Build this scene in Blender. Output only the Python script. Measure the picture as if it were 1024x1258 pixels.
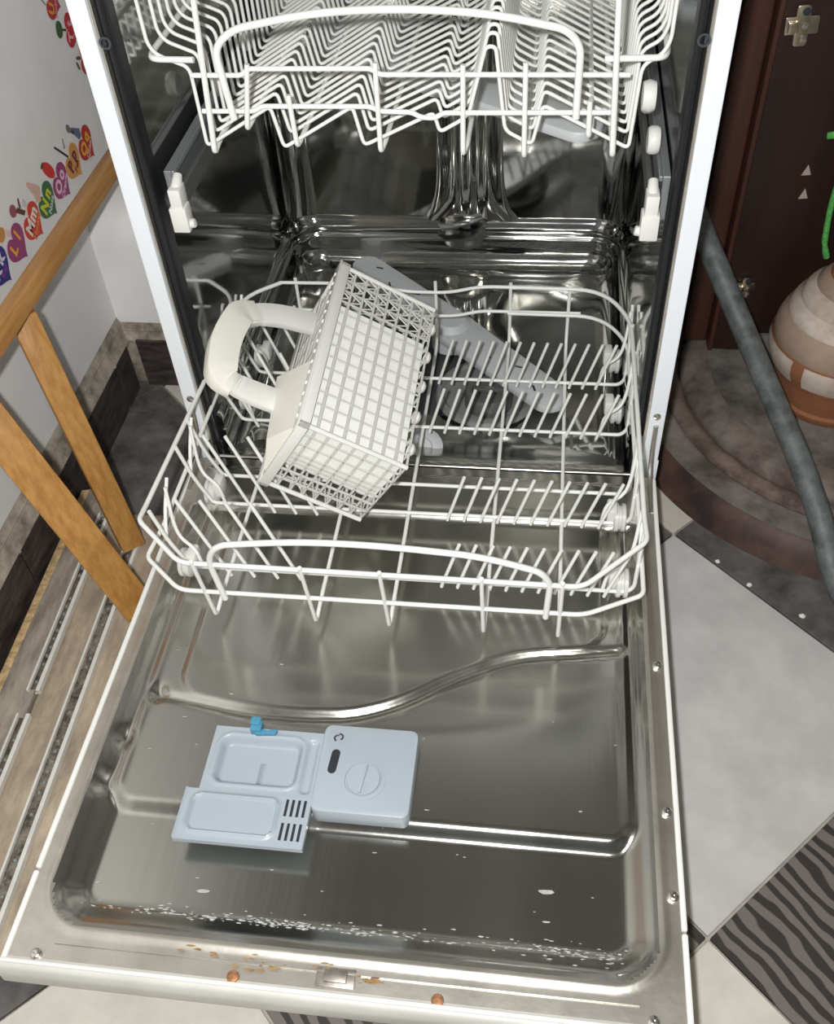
import bpy, bmesh, math, random
import numpy as np
from mathutils import Vector, Matrix, Euler
random.seed(4)
for o in list(bpy.data.objects): bpy.data.objects.remove(o)
S = bpy.context.scene
COL = S.collection
# ------------------------------------------------------------------ camera
CF = 1187.96; CP = (0.14364, -0.89941, 1.02275); CE = (0.749284, 0.0498775, 0.115917)
cd = bpy.data.cameras.new('camera'); cam = bpy.data.objects.new('camera', cd); COL.objects.link(cam)
cam.location = CP; cam.rotation_euler = CE
cd.sensor_fit = 'VERTICAL'; cd.sensor_height = 24; cd.lens = CF/1258*24; cd.clip_start = 0.01
S.camera = cam
S.view_settings.view_transform = 'Standard'; S.view_settings.look = 'None'
S.view_settings.exposure = 0.0; S.view_settings.gamma = 1; S.view_settings.use_curve_mapping = False
# ------------------------------------------------------------------ light
W = bpy.data.worlds.new('room'); S.world = W; W.use_nodes = True
W.node_tree.nodes['Background'].inputs[0].default_value = (0.97, 0.98, 1.0, 1)
W.node_tree.nodes['Background'].inputs[1].default_value = 0.10
def area(name, loc, target, size, power, color=(1,1,1)):
    l = bpy.data.lights.new(name, 'AREA'); l.shape = 'DISK'; l.size = size; l.energy = power; l.color = color
    o = bpy.data.objects.new(name, l); COL.objects.link(o); o.location = loc
    o.rotation_euler = (Vector(target)-Vector(loc)).to_track_quat('-Z', 'Y').to_euler()
    return o
area('phone_flash', (0.10, -0.93, 1.07), (0.0, -0.1, 0.25), 0.03, 13, (0.99, 0.995, 1.0))
area('ceiling_lamp', (0.5, -1.6, 2.55), (0.2, 0, 0), 0.5, 9, (1.0, 0.95, 0.87))

_M = Euler(CE, 'XYZ').to_matrix()
def at(u, v, ax, val):
    """point of the plane (axis ax = val) seen at a photograph pixel"""
    d = _M @ Vector(((u-512)/CF, -(v-629)/CF, -1.0)); c = Vector(CP)
    return c + d*((val-c[ax])/d[ax])

# ------------------------------------------------------------------ materials
MATS = {}
def mat(name, col, rough=0.5, metal=0.0, var=0.0, vscale=8.0, col2=None, bump=0.0, bscale=60.0, stretch=None, spec=0.5, coat=0.0, rvar=0.0):
    m = bpy.data.materials.new(name); m.use_nodes = True; nt = m.node_tree; b = nt.nodes['Principled BSDF']
    b.inputs['Base Color'].default_value = (*col, 1); b.inputs['Roughness'].default_value = rough
    b.inputs['Metallic'].default_value = metal; b.inputs['Specular IOR Level'].default_value = spec
    b.inputs['Coat Weight'].default_value = coat
    tc = nt.nodes.new('ShaderNodeTexCoord'); mp = nt.nodes.new('ShaderNodeMapping')
    nt.links.new(tc.outputs['Object'], mp.inputs[0])
    if stretch: mp.inputs['Scale'].default_value = stretch
    if var or col2 or rvar:
        n = nt.nodes.new('ShaderNodeTexNoise'); n.inputs['Scale'].default_value = vscale; n.inputs['Detail'].default_value = 6
        n.inputs['Roughness'].default_value = 0.65
        nt.links.new(mp.outputs[0], n.inputs[0])
        if var or col2:
            r = nt.nodes.new('ShaderNodeValToRGB'); nt.links.new(n.outputs[0], r.inputs[0])
            c2 = col2 or tuple(max(0, c*(1-var)) for c in col)
            c1 = col if col2 else tuple(min(1, c*(1+var)) for c in col)
            r.color_ramp.elements[0].color = (*c2, 1); r.color_ramp.elements[1].color = (*c1, 1)
            r.color_ramp.elements[0].position = 0.36; r.color_ramp.elements[1].position = 0.64
            nt.links.new(r.outputs[0], b.inputs['Base Color'])
        if rvar:
            mr = nt.nodes.new('ShaderNodeMapRange'); nt.links.new(n.outputs[0], mr.inputs[0])
            mr.inputs[1].default_value = .3; mr.inputs[2].default_value = .7
            mr.inputs[3].default_value = max(0.02, rough-rvar); mr.inputs[4].default_value = rough+rvar
            nt.links.new(mr.outputs[0], b.inputs['Roughness'])
    if bump:
        n2 = nt.nodes.new('ShaderNodeTexNoise'); n2.inputs['Scale'].default_value = bscale; n2.inputs['Detail'].default_value = 4
        nt.links.new(mp.outputs[0], n2.inputs[0])
        bp = nt.nodes.new('ShaderNodeBump'); bp.inputs['Strength'].default_value = bump; bp.inputs['Distance'].default_value = 0.002
        nt.links.new(n2.outputs[0], bp.inputs['Height']); nt.links.new(bp.outputs[0], b.inputs['Normal'])
    MATS[name] = m
    return m
M_wire = mat('white_nylon', (0.80, 0.80, 0.76), 0.38)
M_plast = mat('white_plastic', (0.72, 0.715, 0.67), 0.42)
M_plast2 = mat('cream_plastic', (0.77, 0.75, 0.67), 0.42)
M_panel = mat('white_enamel', (0.80, 0.83, 0.86), 0.22, bump=.05, bscale=300)
M_steel = mat('tub_steel', (0.58, 0.58, 0.56), 0.07, 1.0, bump=0.14, bscale=9, rvar=0.04, vscale=5)
M_door = mat('door_steel', (0.52, 0.51, 0.47), 0.19, 1.0, bump=0.04, bscale=120, stretch=(1, .05, 1), rvar=0.05, vscale=7)
M_rim = mat('dull_steel', (0.60, 0.57, 0.50), 0.36, 0.9, var=0.12, vscale=14, bump=.1, bscale=90)
M_black = mat('black_rubber', (0.012, 0.013, 0.015), 0.33)
M_dark = mat('dark_trim', (0.05, 0.055, 0.06), 0.4)
M_rail = mat('rail_grey', (0.34, 0.36, 0.37), 0.35, 0.6)
M_grey = mat('grey_plastic', (0.50, 0.52, 0.52), 0.42)
M_greyd = mat('filter_grey', (0.09, 0.095, 0.09), 0.45)
M_disp = mat('pale_blue_plastic', (0.37, 0.415, 0.455), 0.38)
M_blue = mat('blue_plastic', (0.07, 0.27, 0.40), 0.35)
M_slot = mat('slot_dark', (0.02, 0.025, 0.03), 0.5)
M_wall = mat('wall_paint', (0.78, 0.77, 0.75), 0.75, var=0.05, vscale=5, bump=0.15, bscale=30)
M_cement = mat('cement', (0.29, 0.25, 0.20), 0.9, var=0.5, vscale=30, bump=0.6, bscale=80)
M_skirt = mat('dark_tile', (0.050, 0.040, 0.036), 0.45, var=0.5, vscale=24, stretch=(1, 1, 5), bump=.2, bscale=40)
M_pine = mat('varnished_pine', (0.50, 0.26, 0.075), 0.42, col2=(0.36, 0.165, 0.04), vscale=14, stretch=(9, .7, 9), bump=.06, bscale=40)
M_pinev = mat('varnished_pine_upright', (0.50, 0.26, 0.075), 0.42, col2=(0.36, 0.165, 0.04), vscale=14, stretch=(9, 9, .7), bump=.06, bscale=40)
M_board = mat('old_board', (0.48, 0.385, 0.28), 0.7, col2=(0.26, 0.21, 0.155), vscale=13, stretch=(3, 1, 3), bump=.3, bscale=60)
M_boardg = mat('grey_board', (0.38, 0.33, 0.265), 0.75, col2=(0.19, 0.16, 0.13), vscale=15, stretch=(4, 1, 4), bump=.3, bscale=60)
M_chip = mat('chipboard_edge', (0.52, 0.36, 0.18), 0.85, var=.35, vscale=90, bump=.8, bscale=200)
M_runner = mat('white_runner', (0.66, 0.65, 0.60), 0.4, var=.08, vscale=30)
M_grease = mat('greasy_ball_track', (0.16, 0.14, 0.11), 0.5, .3, var=.7, vscale=120)
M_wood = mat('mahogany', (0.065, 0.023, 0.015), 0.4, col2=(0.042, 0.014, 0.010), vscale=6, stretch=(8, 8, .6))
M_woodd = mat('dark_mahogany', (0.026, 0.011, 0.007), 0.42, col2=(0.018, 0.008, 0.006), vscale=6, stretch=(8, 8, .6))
M_nickel = mat('nickel', (0.62, 0.55, 0.40), 0.28, 1.0)
M_stone = mat('dusty_step', (0.24, 0.215, 0.19), 0.85, col2=(0.085, 0.072, 0.062), vscale=16, bump=.3, bscale=70)
M_stoner = mat('red_step', (0.105, 0.055, 0.042), 0.6, col2=(0.028, 0.017, 0.015), vscale=14, bump=.2, bscale=60)
M_clay = mat('terracotta', (0.34, 0.13, 0.055), 0.8, col2=(0.25, 0.10, 0.045), vscale=18, bump=.25, bscale=120)
M_clayw = mat('whitewash', (0.62, 0.54, 0.46), 0.85, col2=(0.44, 0.35, 0.28), vscale=25, bump=.25, bscale=120)
M_clayp = mat('pinkish_wash', (0.40, 0.28, 0.21), 0.85, col2=(0.32, 0.23, 0.17), vscale=25, bump=.25, bscale=120)
M_hose = mat('hose_grey', (0.105, 0.115, 0.112), 0.55, var=.38, vscale=45)
M_green = mat('green_fuzz', (0.10, 0.42, 0.09), 0.9, var=.3, vscale=200, bump=1.0, bscale=400)
M_tilew = mat('white_tile', (0.56, 0.55, 0.525), 0.35, var=0.10, vscale=12)
M_tilec = mat('cream_tile', (0.62, 0.585, 0.51), 0.35, var=0.10, vscale=12)
M_grout = mat('grout', (0.40, 0.37, 0.31), 0.9, var=.2, vscale=40)
M_rust = mat('rusty_screw', (0.36, 0.17, 0.08), 0.6, .5, var=.4, vscale=200)
M_screw = mat('bright_screw', (0.75, 0.72, 0.66), 0.25, 1.0)
M_stain = mat('rust_stain', (0.42, 0.27, 0.10), 0.7, .2, col2=(.20, .10, .04), vscale=120)
M_lime = mat('lime_crust', (0.42, 0.41, 0.39), 0.8, var=.2, vscale=120)
M_crumb = mat('white_crumb', (0.80, 0.78, 0.72), 0.8)
M_ceil = mat('ceiling_paint', (0.50, 0.49, 0.46), 0.8)
# striped dark tile: curly zebra streaks printed on a dark ground
def zebra():
    m = bpy.data.materials.new('zebra_tile'); m.use_nodes = True; nt = m.node_tree; b = nt.nodes['Principled BSDF']
    tc = nt.nodes.new('ShaderNodeTexCoord'); mp = nt.nodes.new('ShaderNodeMapping')
    nt.links.new(tc.outputs['Object'], mp.inputs[0])
    mp.inputs['Rotation'].default_value = (0, 0, math.radians(8)); mp.inputs['Scale'].default_value = (1, .45, 1)
    wv = nt.nodes.new('ShaderNodeTexWave'); wv.bands_direction = 'X'; wv.inputs['Scale'].default_value = 19
    wv.inputs['Distortion'].default_value = 5.0; wv.inputs['Detail'].default_value = 2.0; wv.inputs['Detail Scale'].default_value = 1.6
    nt.links.new(mp.outputs[0], wv.inputs[0])
    r = nt.nodes.new('ShaderNodeValToRGB'); nt.links.new(wv.outputs[0], r.inputs[0])
    r.color_ramp.elements[0].position = .34; r.color_ramp.elements[0].color = (0.045, 0.038, 0.034, 1)
    r.color_ramp.elements[1].position = .56; r.color_ramp.elements[1].color = (0.175, 0.155, 0.14, 1)
    nt.links.new(r.outputs[0], b.inputs['Base Color']); b.inputs['Roughness'].default_value = .4
    return m
M_zebra = zebra()
M_tiled = mat('dusty_dark_tile', (0.15, 0.14, 0.13), 0.7, col2=(0.055, 0.05, 0.048), vscale=17, bump=.15, bscale=90)

# ------------------------------------------------------------------ mesh helpers
class MB:
    def __init__(s): s.v = []; s.f = []
    def add(s, v, f):
        n = len(s.v); s.v += [tuple(p) for p in v]; s.f += [tuple(i+n for i in q) for q in f]; return s
    def box(s, a, b, M=None):
        (x0, y0, z0), (x1, y1, z1) = a, b
        v = [Vector(p) for p in ((x0,y0,z0),(x1,y0,z0),(x1,y1,z0),(x0,y1,z0),(x0,y0,z1),(x1,y0,z1),(x1,y1,z1),(x0,y1,z1))]
        if M is not None: v = [M @ p for p in v]
        return s.add(v, [(0,3,2,1),(4,5,6,7),(0,1,5,4),(1,2,6,5),(2,3,7,6),(3,0,4,7)])
    def tube(s, pts, r, n=8, closed=False, cap=True):
        P = [Vector(p) for p in pts]; N = len(P); T = []
        for i in range(N):
            a = P[i-1] if (i > 0 or closed) else P[i]; b = P[(i+1) % N] if (i < N-1 or closed) else P[i]
            T.append((b-a).normalized())
        up = Vector((0,0,1)) if abs(T[0].z) < .9 else Vector((1,0,0))
        u = (up - T[0]*up.dot(T[0])).normalized(); v = []; f = []
        for i in range(N):
            u = (u - T[i]*u.dot(T[i])).normalized(); w = T[i].cross(u)
            rr = r[i] if isinstance(r, (list, tuple)) else r
            for k in range(n):
                a = 2*math.pi*k/n; v.append(P[i]+(u*math.cos(a)+w*math.sin(a))*rr)
        for i in range(N if closed else N-1):
            for k in range(n):
                j = (i+1) % N
                f.append((i*n+k, i*n+(k+1) % n, j*n+(k+1) % n, j*n+k))
        if cap and not closed:
            f.append(tuple(range(n-1, -1, -1))); f.append(tuple((N-1)*n+k for k in range(n)))
        return s.add(v, f)
    def lathe(s, prof, n=32, c=(0,0,0), a0=0.0, a1=2*math.pi, M=None):
        full = abs(a1-a0-2*math.pi) < 1e-6; m = n if full else n+1; v = []; f = []
        for (r, z) in prof:
            for k in range(m):
                a = a0+(a1-a0)*k/n; p = Vector((r*math.cos(a), r*math.sin(a), z))
                if M is not None: p = M @ p
                v.append(Vector(c)+p)
        for i in range(len(prof)-1):
            for k in range(n):
                k2 = (k+1) % m
                f.append((i*m+k, i*m+k2, (i+1)*m+k2, (i+1)*m+k))
        return s.add(v, f)
    def prism(s, poly, z0, z1, M=None):
        n = len(poly); v = [Vector((x, y, z0)) for x, y in poly]+[Vector((x, y, z1)) for x, y in poly]
        if M is not None: v = [M @ p for p in v]
        f = [tuple(range(n-1, -1, -1)), tuple(range(n, 2*n))]+[(i, (i+1) % n, n+(i+1) % n, n+i) for i in range(n)]
        return s.add(v, f)
def fillet(pts, rad, seg=4):
    P = [Vector(p) for p in pts]; out = [P[0]]
    for i in range(1, len(P)-1):
        a, b, c = P[i-1], P[i], P[i+1]; r = rad[i] if isinstance(rad, (list, tuple)) else rad
        d = min(r, (a-b).length*.49, (c-b).length*.49)
        p0 = b+(a-b).normalized()*d; p2 = b+(c-b).normalized()*d
        for k in range(seg+1):
            t = k/seg; out.append(p0*(1-t)**2+b*2*t*(1-t)+p2*t*t)
    return out+[P[-1]]
def rrect(x0, y0, x1, y1, r, seg=5):
    out = []
    for (cx, cy, a) in ((x1-r, y1-r, 0), (x0+r, y1-r, 90), (x0+r, y0+r, 180), (x1-r, y0+r, 270)):
        for k in range(seg+1):
            t = math.radians(a+90*k/seg); out.append((cx+r*math.cos(t), cy+r*math.sin(t)))
    return out
def mesh(name, mb, m, smooth=True, bevel=0.0, segs=2, ang=40):
    me = bpy.data.meshes.new(name); me.from_pydata([tuple(p) for p in mb.v], [], mb.f); me.validate(); me.update()
    bm = bmesh.new(); bm.from_mesh(me)
    if bevel:
        es = [e for e in bm.edges if len(e.link_faces) == 2 and e.calc_face_angle(0) > math.radians(30)]
        bmesh.ops.bevel(bm, geom=es, offset=bevel, segments=segs, profile=.5, affect='EDGES', clamp_overlap=True)
    bmesh.ops.recalc_face_normals(bm, faces=bm.faces)
    if smooth:
        for f in bm.faces: f.smooth = True
        for e in bm.edges:
            if len(e.link_faces) == 2 and e.calc_face_angle(0) > math.radians(ang): e.smooth = False
    bm.to_mesh(me); bm.free()
    if m: me.materials.append(m)
    return me
def ob(name, me, parent=None, loc=(0,0,0), rot=None, label=None, cat=None, group=None, kind=None):
    o = bpy.data.objects.new(name, me); COL.objects.link(o); o.location = loc
    if rot: o.rotation_euler = rot
    if parent: o.parent = parent
    if label: o['label'] = label
    if cat: o['category'] = cat
    if group: o['group'] = group
    if kind: o['kind'] = kind
    return o
def thing(name, label, cat, loc=(0,0,0), group=None, rot=None):
    return ob(name, None, None, loc, rot, label, cat, group)
def part(name, mb, m, parent, **k):
    kw = {q: k.pop(q) for q in ('loc', 'rot', 'label', 'kind') if q in k}
    return ob(name, mesh(name, mb, m, **k), parent, **kw)
def struct(name, mb, m, **k):
    o = ob(name, mesh(name, mb, m, **k) if mb else None); o['kind'] = 'structure'; return o

# ================================================================== SETTING
fl = struct('floor', MB().box((-2.2, -2.6, -.05), (2.6, 1.6, -.006)), M_grout, smooth=False)
TS = 0.548/math.sqrt(2)
tme = {}
for key, m in (('white', M_tilew), ('cream', M_tilec), ('zebra', M_zebra), ('dusty', M_tiled)):
    h = TS/2-.0015
    tme[key] = mesh('floor_tile', MB().box((-h, -h, -.006), (h, h, 0)), m, smooth=False, bevel=.0008, segs=1)
for k in range(-5, 5):
    for m_ in range(-4, 5):
        s = -.178+(k+.5)*.548; d = -.868+(m_+.5)*.548      # x+y, y-x
        x, y = (s-d)/2, (s+d)/2
        if not (-1.1 < x < 1.5 and -1.5 < y < 1.2): continue
        dark = (k+m_) % 2 != 0
        key = 'dusty' if (x < -.28 and y > .2) else ('zebra' if x > 0 and y < -.3 else 'dusty') if dark else ('cream' if (k < 0 or m_ >= 1) else 'white')
        ob('floor_tile', tme[key], fl, (x, y, 0), (0, 0, math.radians(45)))
WX = -.53
struct('wall_left', MB().box((WX-.1, -2.6, 0), (WX, .72, 2.6)), M_wall, smooth=False)
struct('wall_back', MB().box((WX-.1, .62, 0), (2.6, .74, 2.6)), M_wall, smooth=False)
struct('ceiling', MB().box((-2.2, -2.6, 2.6), (2.6, 1.6, 2.7)), M_ceil, smooth=False)
struct('wall_right', MB().box((2.5, -2.6, 0), (2.6, 1.6, 2.6)), M_wall, smooth=False)
# plaster ledge behind the machine, its front edge rounded back
lp = fillet([(0, .318, 0), (0, .318, .30), (0, .43, .325), (0, .62, .34)], .08, 8)
mb = MB(); n = len(lp)
mb.add([(WX, p.y, p.z) for p in lp]+[(-.304, p.y, p.z) for p in lp], [(i, n+i, n+i+1, i+1) for i in range(n-1)])
struct('trim_1', mb, M_wall)
# skirting of dark tiles with a cement fillet above
bl = struct('baseboard_left', MB().box((WX, -1.4, .0), (WX+.006, .318, .112)).add(
    [(WX+.016, -1.4, .086), (WX+.016, .318, .086), (WX, .318, .124), (WX, -1.4, .124)], [(0, 1, 2, 3)]), M_cement, smooth=False)
sk = mesh('skirting_tile', MB().box((0, -.190, 0), (.010, .190, .088)), M_skirt, smooth=False, bevel=.001, segs=1)
sk2 = mesh('skirting_tile', MB().box((0, -.026, 0), (.010, .026, .088)), M_skirt, smooth=False, bevel=.001, segs=1)
for y in (.045, -.338, -.721, -1.104): ob('skirting_tile', sk, bl, (WX+.006, y, 0))
ob('skirting_tile', sk2, bl, (WX+.006, .265, 0))
bb = struct('baseboard_back', MB().box((WX, .310, 0), (-.304, .318, .104)).add(
    [(WX, .302, .09), (-.304, .302, .09), (-.304, .318, .115), (WX, .318, .115)], [(0, 1, 2, 3)]), M_cement, smooth=False)
part('skirting_tile', MB().box((WX+.028, .300, 0), (-.304, .310, .092)), M_skirt, bb, smooth=False, bevel=.001, segs=1)

# ================================================================== DISHWASHER
dw = thing('dishwasher', 'white freestanding dishwasher with open steel door and black lined steel interior', 'dishwasher')
for s in (-1, 1):
    mb = MB().box((.292*s, .0, .17), (.300*s, .56, .85)) if s < 0 else MB().box((.292, 0, .17), (.300, .56, .85))
    mb.box((min(.281*s, .300*s), -.003, .165), (max(.281*s, .300*s), .004, .85))
    zt = .10
    poly = [(.300*s, .165), (.284*s, .165), (.292*s, zt), (.300*s, zt)]
    mb.add([(x, y, z) for y in (-.003, .004) for x, z in poly], [(0,1,2,3), (4,5,6,7), (0,1,5,4), (1,2,6,5), (2,3,7,6), (3,0,4,7)])
    part('side_panel', mb, M_panel, dw, smooth=False, bevel=.0012)
    # dull steel inner flange, then black lining with the rubber door seal
    mb = MB().box((min(.2785*s, .282*s), .002, .15), (max(.2785*s, .282*s), .016, .85)); part('steel_flange', mb, M_rim, dw, smooth=False)
    mb = MB().box((min(.2675*s, .279*s), .008, .13), (max(.2675*s, .279*s), .030, .84))
    lin = part('black_lining', mb, M_black, dw, smooth=False, bevel=.003)
    part('door_seal', MB().tube([(.2715*s, .007, .16), (.2715*s, .007, .8)], .0045, 10), M_black, lin)
    mb = MB().lathe([(.0055, 0), (.006, .001), (.006, .002), (.004, .002), (.004, -.003), (0, -.003)], 16, M=Matrix.Rotation(math.radians(90), 3, 'X'))
    part('screw_hole', mb, M_dark, lin, loc=(.2745*s, .0025, .672))
part('base_plinth', MB().box((-.28, .05, .0), (.28, .55, .10)), M_dark, dw, smooth=False)
part('top_panel', MB().box((-.300, -.003, .85), (.300, .57, .875)), M_panel, dw, smooth=False, bevel=.003)
part('back_panel', MB().box((-.298, .555, .05), (.298, .56, .85)), M_dark, dw, smooth=False)
# ---- tub: rounded walls swept down a pressed profile, floor sinking to the sump
def uloop(inset, z, closed, r=.045):
    x = .2685-inset; yb = .505-inset; y0 = .012 if not closed else .012+inset*.4; P = []
    P.append((-x, y0)); 
    for k in range(1, 9): P.append((-x, y0+(yb-r-y0)*k/8))
    for k in range(1, 9): a = math.radians(180-90*k/8); P.append((-x+r+r*math.cos(a), yb-r+r*math.sin(a)))
    for k in range(1, 13): P.append((-x+r+(2*x-2*r)*k/12, yb))
    for k in range(1, 9): a = math.radians(90-90*k/8); P.append((x-r+r*math.cos(a), yb-r+r*math.sin(a)))
    for k in range(1, 9): P.append((x, yb-r+(y0-yb+r)*k/8))
    return [(px, py, z) for px, py in P]
prof = [(0, .80), (0, .60), (0, .45), (0, .30), (0, .205), (.0005, .200), (.003, .196), (.006, .190), (.0075, .184), (.0065, .178), (.0035, .1745), (.0035, .172),
        (.0065, .170), (.0075, .167), (.007, .160), (.007, .148), (.009, .140), (.013, .131), (.020, .124), (.030, .119), (.045, .116), (.07, .112), (.11, .107), (.15, .102), (.185, .098)]
mb = MB(); loops = [uloop(i, z, z < .2) for i, z in prof]; nn = len(loops[0])
for L in loops: mb.v += L
for i in range(len(loops)-1):
    for k in range(nn-1): mb.f.append((i*nn+k, i*nn+k+1, (i+1)*nn+k+1, (i+1)*nn+k))
base = (len(loops)-1)*nn; c = len(mb.v); mb.v.append((0.0, .2, .096))
for k in range(nn-1): mb.f.append((base+k, base+k+1, c))
tub = part('tub', mb, M_steel, dw, ang=75)
part('tub_ceiling', MB().box((-.268, .012, .80), (.268, .51, .81)), M_steel, dw, smooth=False)
# front sill of the tub
sp = fillet([(0, .14, .100), (0, .075, .108), (0, .045, .122), (0, .006, .146), (0, -.012, .149), (0, -.014, .138)], .02, 4)
n = len(sp); mb = MB().add([(-.268, p.y, p.z) for p in sp]+[(.268, p.y, p.z) for p in sp], [(i, n+i, n+i+1, i+1) for i in range(n-1)])
part('tub_sill', mb, M_door, dw)
part('drain_boss', MB().lathe([(.028, 0), (.028, .006), (.022, .010), (.014, .010), (.012, .006), (0, .006)], 24), M_grey, dw, loc=(-.005, .055, .113), rot=(math.radians(28), 0, 0))
# pressed water channel on the back wall
mb = MB(); rows = 28; cols = 24
for i in range(rows+1):
    t = i/rows; z = .197+t*.60; fl_ = math.exp(-(z-.197)/.03)
    hw = .036+.03*fl_; amp = .018*(1-fl_*.85)
    for j in range(cols+1):
        u = -1+2*j/cols; x = .026+u*(hw+.014)
        a = abs(u)*(hw+.014); h = amp*(1/(1+math.exp((a-hw)/.0035)))
        h -= amp*.45*math.exp(-((a-.012)/.006)**2)
        mb.v.append((x, .5045-h, z))
for i in range(rows):
    for j in range(cols): q = i*(cols+1)+j; mb.f.append((q, q+1, q+cols+2, q+cols+1))
part('water_channel', mb, M_steel, dw, ang=80)
part('channel_foot', MB().lathe([(.042, .0), (.034, .0025), (.022, .005), (.010, .006), (0, .006)], 28, M=Matrix.Rotation(math.radians(90), 3, 'X')), M_steel, dw, loc=(.014, .4995, .180), ang=80)
# filter and lower spray arm
fz = .102
fc = at(600, 484, 2, .124)
sf = part('sump_filter', MB().lathe([(.075, .004), (.072, .010), (.066, .011), (.062, .006), (.03, .004), (0, .004)], 40), mat('filter_plate', (.20, .205, .20), .4), dw, loc=(fc.x-.004, fc.y+.022, fz), label='round grey sump filter plate')
part('filter_cap', MB().lathe([(.034, 0), (.034, .022), (.031, .026), (.024, .026), (.022, .021), (0, .021)], 32), M_greyd, sf, loc=(.004, -.022, .004), label='dark round filter cap')
part('cap_grip', MB().box((-.022, -.003, .02), (.022, .003, .028)), M_greyd, sf, loc=(.004, -.022, .005), bevel=.001)
a0 = at(441, 321, 2, .137); a1 = at(690, 500, 2, .137); cen = (a0+a1)/2; ang = math.atan2(a1.y-a0.y, a1.x-a0.x); hl = (a1-a0).length/2
poly = []
for k in range(13): t = math.radians(-90+180*k/12); poly.append((hl-.026+.026*math.cos(t), .027*math.sin(t)))
poly += [(0, .033)]
for k in range(13): t = math.radians(90+180*k/12); poly.append((-hl+.022+.022*math.cos(t), .024*math.sin(t)))
poly += [(0, -.033)]
sa = part('spray_arm', MB().prism(poly, -.007, .007), M_grey, dw, loc=cen, rot=(0, 0, ang), bevel=.003, label='grey plastic lower spray arm')
part('spray_hub', MB().lathe([(.03, -.03), (.03, .008), (.022, .016), (0, .016)], 28), M_grey, sf if False else sa)
for k, u in enumerate((-.8, -.6, -.4, .4, .6, .8)):
    part('spray_nozzle', MB().box((-.006, -.0015, .0068), (.006, .0015, .0076)), M_slot, sa, loc=(u*hl, .008*(-1)**k, 0), rot=(0, 0, .5*(-1)**k))
# ---- upper rack rails with white end stops
for s in (-1, 1):
    x = .259 if s > 0 else -.2505
    mb = MB().box((min(x, x+.008*s), .02, .486), (max(x, x+.008*s), .46, .534)).box((x-.004*s if s > 0 else x, .02, .528), (x if s > 0 else x+.004, .46, .534)).box((x-.004*s if s > 0 else x, .02, .486), (x if s > 0 else x+.004, .46, .492))
    rl = part('rack_rail', mb, M_rail, dw, smooth=False, bevel=.001)
    part('rail_slide', MB().box((x-.010*s-.003, -.004, .500), (x-.010*s+.003, .44, .520)), M_greyd, rl, smooth=False, bevel=.0015)
    st = MB().box((x-.010*s-.009, -.012, .480), (x-.010*s+.009, .006, .508)).box((x-.010*s-.0065, -.010, .506), (x-.010*s+.0065, .010, .528))
    st.tube([(x-.024*s, -.004, .488), (x-.014*s, -.004, .486)], [.005, .005], 12)
    st.tube([(x-.010*s, .0, .524), (x-.010*s, .014, .534)], [.006, .005], 12)
    part('end_stop', st, M_plast, rl, bevel=.002, label='white plastic rail end stop')
    for (yy, zz) in (((.06, .552), (.16, .548)) if s > 0 else ((.20, .548), (.33, .548))):
        part('rail_roller', MB().lathe([(0, -.006), (.012, -.006), (.014, -.003), (.014, .003), (.012, .006), (0, .006)], 18, M=Matrix.Rotation(math.radians(90), 3, 'Y')), M_plast, rl, loc=(x-.010*s, yy, zz))
# hinge arms beside the door
for s in (-1, 1):
    hp = fillet([(.2905*s, -.005, .225), (.2905*s, -.007, .19), (.2905*s, -.02, .158), (.2905*s, -.08, .150)], .02, 4)
    part('hinge_arm', MB().tube(hp, .003, 8), M_rim, dw)
    part('rivet', MB().lathe([(.005, 0), (.004, .002), (0, .003)], 14, M=Matrix.Rotation(math.radians(90), 3, 'X')), M_screw, dw, loc=(.290*s, -.003, .238))

# ---- door: pressed inner panel as a height field
xs = np.linspace(-.2945, .2945, 202); ys = np.linspace(-.655, -.016, 216)
X, Y = np.meshgrid(xs, ys)
def sst(d, w): t = np.clip(d/w*.5+.5, 0, 1); return t*t*(3-2*t)
def sdr(X, Y, x0, y0, x1, y1, r):
    cx, cy, hx, hy = (x0+x1)/2, (y0+y1)/2, (x1-x0)/2-r, (y1-y0)/2-r
    qx, qy = np.abs(X-cx)-hx, np.abs(Y-cy)-hy
    return r-np.hypot(np.maximum(qx, 0), np.maximum(qy, 0))-np.minimum(np.maximum(qx, qy), 0)
Z = np.full_like(X, .150)
dR = sdr(X, Y, -.2755, -.622, .2745, .3, .042)
Z += .0022*np.exp(-((dR+.004)/.003)**2)                       # rolled lip round the pan
Z -= .017*sst(dR-.015, .015)
dA = sdr(X, Y, -.262, -.506, .262, .3, .03)
Z += .010*sst(dA-.006, .0075)
cxp = [-.235, -.225, -.18, -.143, -.09, -.03, .019, .067, .126, .16, .195, .232, .30]
cyp = [-.372, -.375, -.381, -.387, -.388, -.384, -.365, -.331, -.300, -.291, -.287, -.280, -.27]
fy = np.interp(X, cxp, cyp)
k9 = np.ones(15)/15
fy = np.interp(X, xs, np.convolve(np.pad(np.interp(xs, cxp, cyp), 7, mode='edge'), k9, 'valid'))
slope = np.gradient(np.interp(xs, xs, fy[0]), xs)
dB = (Y-fy)/np.sqrt(1+slope**2)[None, :]
dP = np.minimum(np.minimum(dB, X+.226), .236-X)
r_ = .03
a, b_ = X+.226, .236-X
corner = np.where((a < r_) & (dB < r_), r_-np.hypot(r_-a, r_-dB), np.where((b_ < r_) & (dB < r_), r_-np.hypot(r_-b_, r_-dB), dP))
Z -= .0042*np.exp(-((dB+.003)/.0046)**2)*sst(-.10-Y+.004, .01)*sst(X+.240, .006)*sst(.252-X, .006)   # pressed bead following the curve
Z += .0016*sst(corner-.004, .003)
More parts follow.
